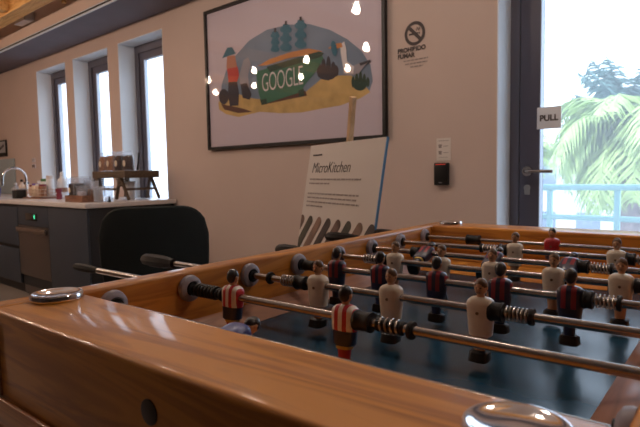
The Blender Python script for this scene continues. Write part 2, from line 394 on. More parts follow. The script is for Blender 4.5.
def floodlamp(t, off, z, label):
    o = wthing('ceiling_floodlight', label, 'lamp', t, off, z, 'white wedge lamps by the beam')
    MB().prism([(-.17, -.05), (.10, -.05), (.10, .04), (-.02, .05)], -.04, .04).build('housing', M['lampwhite'], o)
    MB().box((.10, -.045, -.055), (.135, .045, .055), .008).build('end_cap', M['logo'], o)
    MB().tube([(.05, 0, .04), (.05, 0, .30)], .007, 8).build('stem', M['logo'], o)
floodlamp(-5.86, .50, 2.72, 'white wedge-shaped lamp under the orange beam, further left')
floodlamp(-4.56, .50, 2.72, 'white wedge-shaped lamp cut by the top edge, right of the orange beam')
o = wthing('ceiling_hook', 'small brass fitting hanging beside the orange beam', 'fitting', -4.95, .50, 2.66)
MB().lathe([(0, 0), (.02, 0), (.022, .02), (.012, .03), (.012, .06), (0, .06)], n=14).build('body', M['brass'], o)
MB().tube([(0, 0, .06), (0, 0, .47)], .005, 8).build('stem', M['lampwhite'], o)

# ------------------------------------------------------------------ kitchen counter
def cabinet_box(name, label, cat, t0, t1, m, group=None):
    o = wthing(name, label, cat, t0, 0.0, 0, group)
    return o, t1 - t0
FO = .80
o, wd = cabinet_box('base_cabinet', 'slate base cabinet with a plain door at the free end of the counter', 'cabinet', -4.80, -4.075, M['cab'])
MB().box((0, -FO + .02, .10), (wd - .02, -.02, .858)).build('carcass', M['cabend'], o, smooth=False)
MB().box((.003, -FO, .105), (wd - .003, -FO + .019, .855), .001).build('door', M['cab'], o)
MB().box((wd - .019, -FO + .02, 0), (wd, -.02, .858), .001).build('end_panel', M['cabend'], o)
MB().box((0, -FO + .06, 0), (wd - .02, -FO + .08, .10)).build('plinth', M['cabend'], o)
o, wd = cabinet_box('dishwasher', 'stainless dishwasher with green digits built into the kitchen counter', 'dishwasher', -5.50, -4.803, M['inox'])
MB().box((0.01, -FO + .02, .10), (wd - .01, -.02, .855)).build('body', M['cabend'], o, smooth=False)
MB().box((.005, -FO + .002, .67), (wd - .005, -FO + .019, .855), .002).build('control_panel', M['cab'], o)
d = MB().box((.20, -FO - .003, .72), (.46, -FO + .001, .785), .001).build('display', M['display'], o)
text('8', 'green_digit', M['green'], .05, d, (.41, -FO - .0045, .755), align='CENTER')
dd = MB().box((.005, -FO, .20), (wd - .005, -FO + .019, .665), .002).build('door', M['inox'], o)
MB().box((.02, -FO - .03, .605), (wd - .02, -FO - .001, .655), .008).build('handle', M['steel'], dd)
MB().box((.005, -FO + .03, .02), (wd - .005, -FO + .045, .165), .002).build('kick_panel', M['inox'], o)
for k, (t0, t1, lb) in enumerate([(-6.45, -5.505, 'slate cabinet with two wide drawers directly left of the dishwasher'), (-7.40, -6.455, 'slate drawer cabinet further left, at the frame edge'), (-8.55, -7.405, 'slate drawer cabinet at the far end under the sink counter')]):
    o, wd = cabinet_box('drawer_cabinet', lb, 'cabinet', t0, t1, M['cab'], 'slate drawer cabinets')
    MB().box((0, -FO + .02, .10), (wd, -.02, .858)).build('carcass', M['cabend'], o, smooth=False)
    MB().box((.003, -FO, .465), (wd - .003, -FO + .019, .835), .001).build('drawer', M['cab'], o)
    MB().box((.003, -FO, .105), (wd - .003, -FO + .019, .43), .001).build('drawer', M['cab'], o)
    MB().box((0, -FO + .06, 0), (wd, -FO + .08, .10)).build('plinth', M['cabend'], o)
o = wthing('worktop', 'long pale worktop on the kitchen counter under the windows', 'worktop', -8.55, 0, .862)
MB().box((0, -.82, 0), (4.50, -.006, .038), .004).build('slab', M['counter'], o)
CT = .901
# splash panel and poster at the far end
o = wthing('splash_panel', 'pale blue glossy panel on the wall behind the sink', 'panel', -8.35, .005, CT)
MB().box((-.9, -.015, 0), (.58, 0, .47), .003).build('sheet', M['splash'], o)
o = wthing('wall_poster', 'small black-framed poster above the sink, cut by the left edge', 'poster', -8.3, .003, 1.52)
MB().box((-.35, -.02, -.11), (.28, 0, .11), .003).build('frame', M['black'], o)
MB().box((-.33, -.0225, -.06), (.26, -.019, .09), .0005).build('print', M['logo'], o)
MB().prism([(-.10, -.05), (.22, .06), (.22, .02), (-.02, -.05)], -.025, -.022).build('arrow_mark', M['ink'], o)
for dz, lb in ((1.33, 'small grey wall switch left of the windows, upper one'), (1.255, 'small dark wall switch left of the windows, lower one')):
    o = wthing('wall_switch', lb, 'switch', -7.13, .003, dz, 'switches left of the windows')
    MB().box((-.045, -.012, -.028), (.045, 0, .028), .003).build('plate', M['poster'], o)
    for q in (-.022, .022): MB().box((q - .013, -.016, -.018), (q + .013, -.011, .018), .002).build('rocker', M['logo'] if dz > 1.3 else M['ink'], o)

# faucet
o = wthing('kitchen_faucet', 'chrome gooseneck faucet on the worktop at the left', 'faucet', -6.20, .45, CT)
pts = [(0, 0, 0), (0, 0, .20)] + [(0, -.115 + .115 * cos(a), .20 + .115 * sin(a)) for a in [radians(x) for x in range(15, 181, 15)]] + [(0, -.232, .13)]
MB().tube(pts, .011, 12).build('spout', M['chrome'], o)
MB().lathe([(0, 0), (.03, 0), (.03, .006), (.018, .03), (0, .03)], n=20).build('base', M['chrome'], o)
MB().tube([(-.02, 0, .05), (-.07, -.02, .075)], .006, 10).build('lever', M['chrome'], o)
# black box behind it and bottles at the sink
o = wthing('kitchen_box', 'small black box standing between the faucet and the wire basket', 'box', -5.93, .62, CT)
MB().box((-.06, -.05, 0), (.05, .05, .085), .006).build('body', M['blackmatte'], o)
MB().box((-.065, -.055, .085), (.055, .055, .10), .004).build('lid', M['logo'], o)
def bottle(name, lb, t, off, r, h, m, cap, group=None, neck=.35):
    o = wthing(name, lb, 'bottle', t, off, CT, group)
    MB().lathe([(0, 0), (r * .95, 0), (r, .006), (r, h * .58), (r * .8, h * .68), (r * neck, h * .76), (r * neck, h * .88), (0, h * .88)], n=18).build('body', m, o)
    MB().lathe([(0, h * .87), (r * neck * 1.25, h * .87), (r * neck * 1.2, h), (0, h)], n=14).build('cap', cap, o)
    return o
bottle('soap_bottle', 'brown pump bottle behind the faucet, by the pale panel', -6.75, .30, .035, .19, M['beige'], M['black'], 'bottles by the sink')
bottle('soap_bottle', 'grey short bottle leftmost behind the faucet', -7.0, .28, .04, .15, M['a_grey'], M['lampwhite'], 'bottles by the sink')
bottle('soap_bottle', 'beige bottle standing right behind the faucet stem', -6.55, .32, .045, .16, M['cream_sticker'], M['ink'], 'bottles by the sink', .5)
o = wthing('blue_cup', 'dark blue glass cup at the left frame edge on the worktop', 'cup', -6.60, .62, CT)
MB().lathe([(0, 0), (.035, 0), (.045, .10), (.041, .10), (.032, .006), (0, .006)], n=20).build('cup_body', M['blueglass'], o)

# wire basket with jars and packets
BT, BO = -5.68, .50
o = wthing('wire_basket', 'low wire basket on a dark tray, full of jars and packets', 'basket', BT, BO, CT)
MB().box((-.205, -.105, 0), (.205, .105, .012), .004).build('tray', M['traywood'], o)
g = MB()
for z in (.022, .055, .09):
    g.tube([(-.175, -.08, z), (.175, -.08, z), (.175, .08, z), (-.175, .08, z), (-.175, -.08, z)], .003, 6)
for i in range(13):
    x = -.175 + .35 * i / 12
    g.tube([(x, -.08, .02), (x, -.08, .09)], .0022, 5); g.tube([(x, .08, .02), (x, .08, .09)], .0022, 5)
for i in range(5):
    y = -.08 + .16 * i / 4
    g.tube([(.175, y, .02), (.175, y, .09)], .0022, 5); g.tube([(-.175, y, .02), (-.175, y, .09)], .0022, 5); g.tube([(-.175, y, .022), (.175, y, .022)], .0022, 5)
g.build('wires', M['beige'], o)
def jar(lb, x, y, r, h, m, lid, z=0, group='jars in the wire basket', bt=BT, bo=BO, name='jar'):
    o = wthing(name, lb, 'jar', bt + x, bo - y, CT + z, group)
    MB().lathe([(0, 0), (r, 0), (r, h * .8), (r * .85, h * .86), (0, h * .86)], n=18).build('body', m, o)
    MB().lathe([(0, h * .84), (r * .92, h * .84), (r * .92, h), (0, h)], n=18).build('lid', lid, o)
    return o
jar('beige jar at the left end of the wire basket', -.125, -.036, .036, .11, M['beige'], M['maroon'], .026)
jar('beige jar in the basket with a purple lid', -.045, -.036, .036, .125, M['cream_sticker'], M['purple'], .026)
jar('pale jar mid-basket with a white lid', .04, -.036, .036, .12, M['beige'], M['whiteplastic'], .026)
jar('brown jar at the right end of the wire basket', .125, -.036, .038, .115, M['snack'], M['maroon'], .026)
jar('cream jar at the back left of the basket', -.11, .04, .036, .15, M['poster'], M['whiteplastic'], .026)
jar('green-lidded jar at the back of the basket', -.02, .04, .036, .17, M['a_white'], M['leafgreen'], .026)
jar('large white jar with round lid rising at the right of the basket', .105, .045, .036, .20, M['whiteplastic'], M['paper'], .026)
# white bottle with brown band
o = wthing('spray_bottle', 'tall white bottle with a brown band between basket and wooden tray', 'bottle', -5.66, .30, CT)
MB().lathe([(0, 0), (.045, 0), (.047, .01), (.047, .155), (.040, .185), (.020, .205), (.016, .225), (0, .225)], n=22).build('body', M['whiteplastic'], o)
MB().lathe([(.0475, .055), (.049, .055), (.049, .10), (.0475, .10)], n=22).build('band', M['snack'], o)
MB().lathe([(0, .222), (.018, .222), (.018, .255), (.010, .265), (0, .265)], n=14).build('cap', M['whiteplastic'], o)
o = wthing('small_canister', 'small dark brown canister in front of the white bottle', 'canister', -5.22, .52, CT)
MB().lathe([(0, 0), (.026, 0), (.026, .05), (.020, .055), (.020, .065), (.03, .068), (.03, .10), (0, .10)], n=16).build('body', M['maroon'], o)

# wooden tray with clear boxes
TT, TO = -4.43, .65
o = wthing('wooden_tray', 'reddish wooden tray holding clear snack boxes beside the trestle stand', 'tray', TT, TO, CT)
g = MB().box((-.155, -.09, 0), (.155, .09, .012), .002)
g.box((-.155, -.09, .012), (.155, -.08, .055)).box((-.155, .08, .012), (.155, .09, .055)).box((-.155, -.08, .012), (-.145, .08, .055)).box((.145, -.08, .012), (.155, .08, .055))
g.build('tray_body', M['traywood'], o)
def clearbox(lb, x, y, wx, wy, h, fill, fm, st=False):
    o = wthing('clear_box', lb, 'container', TT + x, TO - y, CT + .013, 'clear boxes in the wooden tray')
    t_ = .003
    g = MB().box((-wx, -wy, 0), (wx, wy, t_))
    g.box((-wx, -wy, t_), (wx, -wy + t_, h)).box((-wx, wy - t_, t_), (wx, wy, h)).box((-wx, -wy, t_), (-wx + t_, wy, h)).box((wx - t_, -wy, t_), (wx, wy, h))
    g.build('box_walls', M['clearplastic'], o, smooth=False)
    MB().box((-wx + .006, -wy + .006, t_ + .001), (wx - .006, wy - .006, fill), .008).build('contents', fm, o)
    MB().box((-wx - .002, -wy - .002, h), (wx + .002, wy + .002, h + .012), .003).build('lid', M['clearplastic'], o)
    if st: MB().lathe([(0, -wy - .003), (.022, -wy - .003), (.022, -wy - .001), (0, -wy - .001)], (-wx * .3, 0, h * .45), 'Y', 18).build('sticker', M['cream_sticker'], o)
clearbox('clear box of dark snacks with a round cream sticker, left in the tray', -.08, .0, .058, .074, .185, .14, M['snackdark'], True)
clearbox('clear box of pale snacks at the right end of the tray', .07, .035, .05, .04, .15, .09, M['snack'])
clearbox('low clear box at the front middle of the tray', .065, -.045, .045, .028, .11, .075, M['poster'])
for x, off, lb in ((-4.16, .66, 'clear drinking glass beside the right end of the wooden tray'), (-4.30, .50, 'clear drinking glass behind the wooden tray, under the stand')):
    o = wthing('drinking_glass', lb, 'glass', x, off, CT, 'glasses on the worktop')
    MB().lathe([(0, 0), (.032, 0), (.042, .13), (.039, .13), (.030, .006), (0, .006)], n=20).build('glass_body', M['clearplastic'], o)
o = wthing('paper_cup_stack', 'white stack of paper cups standing under the trestle stand', 'cups', -4.40, .24, CT)
MB().lathe([(0, 0), (.034, 0), (.045, .12), (.048, .12), (.048, .125), (.046, .14), (.048, .14), (.046, .155), (.04, .16), (0, .16)], n=20).build('cups_body', M['whiteplastic'], o)
o = wthing('small_clip', 'tiny black clip standing on the worktop under the stand', 'clip', -4.05 - .09, .58, CT)
MB().box((-.016, -.01, 0), (.016, .01, .012), .002).box((-.002, -.006, .01), (.010, .006, .045), .002).build('clip_body', M['black'], o)

# trestle stand with snack bags
ST0, ST1, SO0, SO1 = -4.76, -4.19, .08, .41
SH = .190
o = wthing('trestle_stand', 'dark wooden trestle stand on the worktop carrying snack bags', 'stand', ST0, 0, CT)
L_ = ST1 - ST0
MB().box((0, -SO1, SH), (L_, -SO0, SH + .062), .004).build('top_board', M['trestle'], o)
for x0, x1 in ((L_ - .10, L_ + .015), (L_ - .12, L_ - .19), (.06, .10), (.04, -.0)):
    for y in (-SO1 + .02, -SO0 - .02):
        MB().tube([(x0, y, SH), (x1, y, .010)], .015, 4).build('leg', M['trestle'], o)
for x0, x1 in ((.07, L_ - .16), ):
    MB().box((x0, -SO1 + .012, .085), (x1, -SO1 + .028, .105), .002).build('crossbar', M['trestle'], o)
for x in (L_ - .03, ):
    MB().box((x - .008, -SO1 + .02, .085), (x + .008, -SO0 - .02, .105), .002).build('crossbar', M['trestle'], o)
for x in (.06, L_ - .12):
    g = MB()
    for i in range(4): g.box((x - .035 + .006 * i, -SO1 + .005, SH - .018 * (i + 1)), (x + .035 - .006 * i, -SO1 + .06, SH - .018 * i - .004), .001)
    g.build('bracket', M['trestle'], o)
for i, (x, wx, h, fm, lb) in enumerate(((.07, .060, .17, M['snack'], 'clear bag of brown snacks, leftmost on the trestle stand'),
                                      (.21, .060, .175, M['snack'], 'clear bag of brown snacks, second on the trestle stand'),
                                      (.355, .062, .17, M['snackdark'], 'clear bag of dark snacks with cream sticker on the trestle stand'),
                                      (.495, .060, .165, M['snackdark'], 'clear bag of dark snacks, rightmost on the trestle stand'))):
    b_ = wthing('snack_bag', lb, 'bag', ST0 + x, .33, CT + SH + .0625, 'snack bags on the trestle stand')
    MB().loft([(0, 0, 0, wx, .034), (h * .5, 0, 0, wx * 1.02, .036), (h * .8, 0, 0, wx, .02), (h, 0, 0, wx, .004)], 20, 3.5).build('bag_film', M['clearplastic'], b_)
    MB().loft([(.003, 0, 0, wx * .92, .03), (h * .6, 0, 0, wx * .93, .028), (h * .78, .004, 0, wx * .8, .016)], 20, 3).build('snacks', fm, b_)
    MB().lathe([(0, -.038), (.021, -.038), (.021, -.0365), (0, -.0365)], (-.004, 0, h * .38), 'Y', 16, 1, 1.3).build('sticker', M['cream_sticker'], b_)
o = wthing('scoop', 'dark scoop leaning in the rightmost snack bag', 'scoop', ST0 + .54, .26, CT + SH + .0625)
MB().tube([(-.02, 0, .005), (.0, 0, .09), (.012, 0, .15)], [.010, .006, .009], 8).build('scoop_body', M['black'], o)

# ------------------------------------------------------------------ large framed picture
PX0, PX1, PZ0, PZ1 = -3.545, -1.822, 1.303, 2.39
pc = wthing('framed_picture', 'large black-framed desert artwork with a GOOGLE lettered cart on the wall', 'picture', PX0, .004, PZ0)
PW, PH = PX1 - PX0, PZ1 - PZ0; f = .022
g = MB().box((0, -.03, 0), (PW, -.002, f)).box((0, -.03, PH - f), (PW, -.002, PH)).box((0, -.03, f), (f, -.002, PH - f)).box((PW - f, -.03, f), (PW, -.002, PH - f))
g.build('frame', M['black'], pc, smooth=False)
MB().box((f, -.012, f), (PW - f, -.002, PH - f)).build('mount', M['poster'], pc, smooth=False)
MB().box((f, -.024, f), (PW - f, -.021, PH - f)).build('glass_sheet', M['picglass'], pc, smooth=False)
# printed scene: drawn as flat inks; coordinates as photograph positions carried to the wall plane
def ppx(x, y):
    d = (fwd * FPX + r_ * (x - 320) - u_ * (y - 213.5)); k = (WD - .016) / d.dot(N); P = CAM + d * k
    return ((P - CAM).dot(U) - PX0, P.z - PZ0)
z3 = lambda pts: [ppx(200 + a / 2.845, b / 2.845) for a, b in pts]
ART = ['a_blue', 'a_sand', 'a_brown', 'a_green', 'a_gdark', 'a_teal', 'a_red', 'a_skin', 'a_grey', 'a_dark', 'a_white', 'a_orange']
g = MB(); yy = -.0125
def ink(nm, pts):
    global yy
    yy -= .00012; g.cur = ART.index(nm); g.poly(z3(pts), yy)
def blob(nm, cx, cy, rx, ry, n=18, rot=0):
    a = radians(rot)
    ink(nm, [(cx + rx * cos(2 * pi * i / n) * cos(a) - ry * sin(2 * pi * i / n) * sin(a), cy + rx * cos(2 * pi * i / n) * sin(a) + ry * sin(2 * pi * i / n) * cos(a)) for i in range(n)])
ink('a_blue', [(58, 290), (62, 240), (75, 200), (100, 160), (140, 115), (190, 85), (250, 70), (310, 68), (370, 85), (420, 112), (460, 145), (485, 185), (492, 230), (480, 265), (420, 285), (300, 300), (120, 310)])
ink('a_sand', [(52, 292), (70, 270), (110, 268), (150, 280), (200, 285), (300, 262), (345, 225), (390, 215), (430, 215), (470, 245), (485, 262), (455, 280), (400, 300), (340, 310), (290, 320), (230, 322), (170, 318), (110, 333), (75, 325), (55, 312)])
ink('a_brown', [(60, 296), (120, 308), (150, 318), (110, 322), (70, 312)])
ink('a_brown', [(170, 282), (300, 258), (305, 272), (180, 298)])
for sx in (0,):
    blob('a_dark', 68, 275, 14, 22); blob('a_gdark', 455, 240, 20, 18)
    for q, hh in ((436, 16), (446, 24), (457, 30), (468, 22), (478, 14)): blob('a_gdark', q, 238 - hh * .3, 5, hh)
    blob('a_dark', 362, 212, 26, 16)
    for q, hh in ((340, 26), (352, 38), (366, 44), (380, 30), (388, 20)): blob('a_dark', q, 208 - hh * .3, 7, hh * .8)
# rider-like figure with hat, red scarf and grey horse-shaped seat
ink('a_skin', [(78, 160), (100, 158), (106, 190), (104, 215), (82, 215), (76, 190)])
ink('a_teal', [(64, 166), (72, 148), (78, 136), (92, 134), (100, 148), (104, 152), (80, 160)])
ink('a_red', [(78, 196), (108, 190), (112, 215), (105, 236), (82, 236)])
ink('a_dark', [(82, 234), (106, 232), (112, 265), (110, 300), (86, 302), (80, 270)])
ink('a_grey', [(112, 215), (125, 170), (138, 164), (146, 182), (138, 215), (142, 262), (120, 265)])
ink('a_dark', [(116, 240), (134, 236), (148, 268), (142, 284), (122, 278)])
# green cart
ink('a_green', [(160, 205), (340, 145), (352, 165), (330, 205), (300, 240), (288, 262), (178, 298), (168, 265)])
ink('a_orange', [(165, 188), (200, 168), (260, 148), (310, 138), (350, 146), (330, 152), (250, 166), (190, 186)])
ink('a_gdark', [(190, 190), (340, 146), (354, 152), (345, 162), (200, 205)])
ink('a_gdark', [(172, 285), (190, 280), (192, 296), (176, 299)]); ink('a_gdark', [(280, 258), (296, 252), (298, 272), (284, 276)])
# three stacks of blue jars
for q, y0, y1 in ((215, 92, 150), (246, 72, 148), (288, 60, 140)):
    for k in range(3):
        yc = y0 + (y1 - y0) * (k + .5) / 3; ry_ = (y1 - y0) / 6
        blob('a_teal', q, yc, 17 if q > 220 else 13, ry_ * .85); blob('a_teal', q, yc - ry_ * .9, 10, ry_ * .4)
    ink('a_dark', [(q - 3, y0 - 12), (q + 3, y0 - 12), (q + 3, y0), (q - 3, y0)])
# white long-necked bird
ink('a_grey', [(408, 210), (440, 186), (465, 176), (488, 172), (470, 188), (455, 208), (430, 216)])
ink('a_white', [(400, 128), (412, 118), (418, 140), (420, 175), (440, 190), (438, 210), (412, 208), (406, 175), (402, 150)])
ink('a_orange', [(366, 138), (382, 126), (404, 122), (408, 134), (385, 140)])
blob('a_teal', 383, 138, 8, 22, rot=-8)
ink('a_dark', [(455, 180), (486, 170), (488, 176), (458, 188)])
art = g.build('printed_scene', [M[a] for a in ART], pc, smooth=False)
# lettering on the cart
a0 = ppx(200 + 178 / 2.845, 262 / 2.845); a1 = ppx(200 + 302 / 2.845, 236 / 2.845)
tx = text('GOOGLE', 'lettering', M['a_white'], .185, art, (a0[0], yy - .0006, a0[1] + .055), spacing=.95, offset=-.0018)
tx.scale = (.56, 1, 1)
tx.rotation_euler = (radians(90), -math.atan2(a1[1] - a0[1], a1[0] - a0[0]) * .55, 0)

# ------------------------------------------------------------------ signs on the wall
o = wthing('no_smoking_sign', 'black PROHIBIDO FUMAR no-smoking marking on the wall beside the picture', 'sign', -1.638, .0015, 1.884)
def ring_pts(r0, r1, n=40):
    vs = []; fs = []
    for i in range(n):
        a = 2 * pi * i / n
        for r in (r0, r1): vs.append((r * cos(a), -.001, r * sin(a)))
    for i in range(n): fs.append((2 * i, 2 * i + 1, (2 * i + 3) % (2 * n), (2 * i + 2) % (2 * n)))
    return vs, fs
g = MB(); g.add(*ring_pts(.049, .067))
c, s_ = cos(radians(-45)), sin(radians(-45))
g.poly([(-.055 * c + .008 * c, -.055 * s_ - .008 * -s_ * -1 + .0), (.055 * c + .008 * c, .055 * s_ + .008 * c), (.055 * c - .008 * c, .055 * s_ - .008 * c), (-.055 * c - .008 * c, -.055 * s_ - .008 * c)], -.0011)
g.v[-4:] = [(-.044, -.0011, .030), (.030, -.0011, -.044), (.044, -.0011, -.030), (-.030, -.0011, .044)]
g.build('prohibition_ring', M['ink'], o, smooth=False)
g = MB().box((-.038, -.0012, -.007), (.022, -.0004, .003)).box((.026, -.0012, -.007), (.034, -.0004, .003))
g.build('cigarette', M['ink'], o, smooth=False)
g = MB().tube([(.014, -.001, .012), (.010, -.001, .020), (.020, -.001, .026), (.014, -.001, .034)], .0018, 5).tube([(.028, -.001, .010), (.024, -.001, .018), (.033, -.001, .022), (.030, -.001, .030)], .0018, 5)
g.build('smoke_curl', M['ink'], o)
text('PROHIBIDO', 'lettering', M['ink'], .035, o, (-.115, -.001, -.086), offset=.0014)
text('FUMAR', 'lettering', M['ink'], .035, o, (-.115, -.001, -.118), offset=.0014)
g = MB(); random.seed(3)
for k, (x0, x1) in enumerate(((-.075, .085), (-.065, .080), (-.030, .050))):
    x = x0
    while x < x1:
        wl_ = random.uniform(.012, .03); g.box((x, -.0012, -.150 - .019 * k), (min(x + wl_, x1), -.0004, -.143 - .019 * k)); x += wl_ + .006
g.build('small_print', M['faint'], o, smooth=False)

o = wthing('card_reader', 'black card reader with a thin red light on the wall by the door', 'reader', -1.462, .0015, 1.086)
MB().box((-.042, -.028, -.062), (.042, 0, .062), .005).build('body', M['black'], o)
MB().box((-.030, -.0295, .051), (.030, -.0275, .055), .0005).build('light_bar', M['led_red'], o)
MB().box((-.010, -.0292, -.050), (.010, -.0278, -.046)).build('logo_mark', M['logo'], o)
o = wthing('notice_sheet', 'small white notice with two printed symbols above the card reader', 'notice', -1.457, .001, 1.222)
MB().box((-.044, -.0015, -.062), (.044, 0, .062)).build('sheet', M['paper'], o, smooth=False)
g = MB()
for z in (.018, -.018):
    g.box((-.030, -.0022, z - .010), (-.012, -.0014, z + .010), .0003); g.box((-.033, -.0022, z + .004), (-.009, -.0014, z + .008)); g.box((.0, -.0022, z - .002), (.028, -.0014, z + .001))
g.box((-.034, -.0022, .046), (.032, -.0014, .049)).box((-.030, -.0022, -.045), (.026, -.0014, -.043))
g.build('print', M['faint'], o, smooth=False)

# ------------------------------------------------------------------ leaning information board on an easel
SW, SHH = .565, .64
sg = thing('information_board', 'white MicroKitchen information board with dark slanted bars, leaning on an easel', 'board', (-.672, 1.325, 1.219), radians(-24))
bd = MB().box((0, -.004, -SHH), (SW, .004, 0)).build('panel', M['paper'], sg, smooth=False)
bd.rotation_euler = (radians(-10), 0, 0)
MB().box((SW, -.0042, -SHH), (SW + .004, .0042, 0)).build('blue_edge', mat('blue_edge', (.10, .30, .62), .4), bd, smooth=False)
text('MicroKitchen', 'heading', M['ink'], .062, bd, (.042, -.0046, -.098), italic=.22, offset=-.0006).scale = (.92, 1, 1)
g = MB().box((.035, -.0052, -.046), (.052, -.0042, -.040)).box((.055, -.0052, -.046), (.085, -.0042, -.040)).box((.088, -.0052, -.046), (.115, -.0042, -.040))
g.build('overline', M['ink'], bd, smooth=False)
random.seed(11)
for para in (((-.143, .44), (-.160, .21)), ((-.202, .44), (-.219, .43), (-.236, .45), (-.253, .18))):
    g = MB()
    for z, x1 in para:
        x = .034
        while x < x1:
            wl_ = random.uniform(.010, .035); g.box((x, -.0050, z - .0035), (min(x + wl_, x1), -.0042, z + .0025)); x += wl_ + .006
    g.build('paragraph', M['faint'], bd, smooth=False)
barm = [mat('bar_brown', (.13, .075, .06), .6, noise=.5, nscale=14), mat('bar_dark', (.045, .03, .028), .6, noise=.6, nscale=18), mat('bar_tan', (.24, .14, .10), .6, noise=.6, nscale=12), mat('bar_olive', (.05, .045, .03), .6, noise=.5, nscale=14)]
for k in range(8):
    xt, zt = .012 + .077 * k, -.315
    dx, dz = -.175, -.225
    L2 = math.hypot(dx, dz); ux, uz = dx / L2, dz / L2; nx, nz = -uz, ux; rr = .0205
    pts = []
    for i in range(9):
        a = pi * i / 8; pts.append((xt + rr * (nx * cos(a) - ux * sin(a)), zt + rr * (nz * cos(a) - uz * sin(a))))
    for i in range(9):
        a = pi * i / 8; pts.append((xt + dx - rr * (nx * cos(a) - ux * sin(a)), zt + dz - rr * (nz * cos(a) - uz * sin(a))))
    # keep the bars on the board
    out = []
    n = len(pts)
    for i in range(n):
        p, q = pts[i], pts[(i + 1) % n]
        ip, iq = p[0] >= .003, q[0] >= .003
        if ip: out.append(p)
        if ip != iq:
            k2 = (.003 - p[0]) / (q[0] - p[0]); out.append((.003, p[1] + k2 * (q[1] - p[1])))
    if len(out) > 2: MB().prism(out, -.0052, -.0042).build('slanted_bar', barm[(k * 3) % 4], bd, smooth=False)
es = thing('easel', 'pale wooden easel whose mast rises behind the white information board', 'easel', (-.672, 1.325, 0), radians(-24))
# mast and legs behind the board (local y positive is behind)
MB().tube([(.235, .16, .03), (.248, .04, 1.22), (.312, .02, 1.385)], .014, 4).build('mast', M['stickwood'], es)
for x in (.02, .54): MB().tube([(x, -.20, .012), (.28 if x < .3 else .32, .045, 1.18)], .014, 4).build('leg', M['stickwood'], es)
MB().box((.05, -.14, .560), (.52, -.085, .577), .003).build('ledge', M['stickwood'], es)

# ------------------------------------------------------------------ armchair
ch = thing('lounge_chair', 'dark green rounded chair back between the football table and the counter', 'chair', (-1.805, 1.30, 0), radians(52))
# backrest: curved shell, convex towards the camera
g = MB(); nU, nV = 28, 14
def back(u, v, th):
    hw = .285; x = hw * u
    z = .42 + v * .58
    k = abs(u)
    # rounded upper corners
    kk = max(0, (k - .50) / .50)
    top = .925 - .15 * (1 - math.sqrt(max(0, 1 - kk ** 2.3)))
    z = .42 + v * (top - .42)
    x *= .90 + .10 * sin(min(1, v * 1.25) * pi / 2)
    y = -.05 + .06 * k * k + (.03 * (1 - v)) + th
    return (x, y, z)
for th, flip in ((-.035, 1), (.035, -1)):
    k0 = len(g.v)
    for j in range(nV + 1):
        for i in range(nU + 1): g.v.append(back(-1 + 2 * i / nU, j / nV, th * (1 - .5 * (j / nV) ** 6)))
    for j in range(nV):
        for i in range(nU):
            a_ = k0 + j * (nU + 1) + i; g.f.append([a_, a_ + 1, a_ + nU + 2, a_ + nU + 1]); g.m.append(0)
NN = (nU + 1) * (nV + 1)
rim = [i for i in range(nU + 1)] + [j * (nU + 1) + nU for j in range(1, nV + 1)] + [nV * (nU + 1) + i for i in range(nU - 1, -1, -1)] + [j * (nU + 1) for j in range(nV - 1, 0, -1)]
for i in range(len(rim)):
    p, q = rim[i], rim[(i + 1) % len(rim)]; g.f.append([p, q, q + NN, p + NN]); g.m.append(0)
g.build('backrest', M['chair'], ch)
edge = [Vector(back(-1, j / 14, 0)) for j in range(0, 15)] + [Vector(back(-1 + 2 * i / nU, 1, 0)) for i in range(1, nU)] + [Vector(back(1, j / 14, 0)) for j in range(14, -1, -1)]
MB().tube(edge, .012, 8).build('piping', M['chairpipe'], ch)
MB().loft([(.36, 0, .21, .26, .20), (.38, 0, .21, .28, .22), (.45, 0, .21, .285, .225), (.475, 0, .21, .26, .20)], 28, 4).build('seat', M['chair'], ch)
for sx in (-1, 1):
    MB().tube([(sx * .26, .02, .54), (sx * .275, .12, .60), (sx * .275, .33, .60), (sx * .27, .40, .55), (sx * .26, .40, .46)], .022, 10).build('armrest', M['chair'], ch)
    for y in (.04, .36): MB().tube([(sx * .24, y, .37), (sx * .29, y + (.04 if y > .2 else -.03), .008)], [.018, .010], 10).build('leg', M['blackmatte'], ch)

# ------------------------------------------------------------------ football table; local z=0 is rod height
H0 = .90; S = .15; TW = .728
tb = thing('foosball_table', 'lacquered orange pine table football cabinet with blue playing field', 'football table', (0, 0, H0))
YN0, YN1, YF0, YF1, RT = -.174, -.052, 1.102, 1.222, .03
MB().box((-.043, YN0 + .001, -.12), (-.001, YF1 - .001, RT + .0), .006).build('side_board', M['pineY'], tb)
MB().box((TW + .001, YN0 + .001, -.12), (TW + .043, YF1 - .001, RT), .006).build('side_board', M['pineY'], tb)
eb = MB().box((0, YN0, -.12), (TW, YN1, RT + .0005), .006).build('end_board', M['pineX'], tb)
MB().lathe([(0, YN0 + .002), (.0125, YN0 + .002), (.0125, YN0 - .0008), (.0105, YN0 - .0012), (0, YN0 - .0012)], (.362, 0, -.014), 'Y', 24).build('hole_disc', M['holedark'], eb)  # dark disc added in place of a recessed round hole
MB().box((0, YF0, -.12), (TW, YF1, RT + .0005), .006).build('end_board', M['pineX'], tb)
MB().box((-.055, YN0 - .007, -.121), (TW + .055, YN0 - .001, -.085), .002).build('trim_strip', M['pineX'], tb)
MB().box((-.055, YN0 - .008, -.30), (TW + .055, YF1 + .016, -.122), .005).build('lower_cabinet', M['pineX'], tb)
MB().box((.04, .10, -.092), (.658, .95, -.086)).build('playing_field', M['field'], tb, smooth=False)
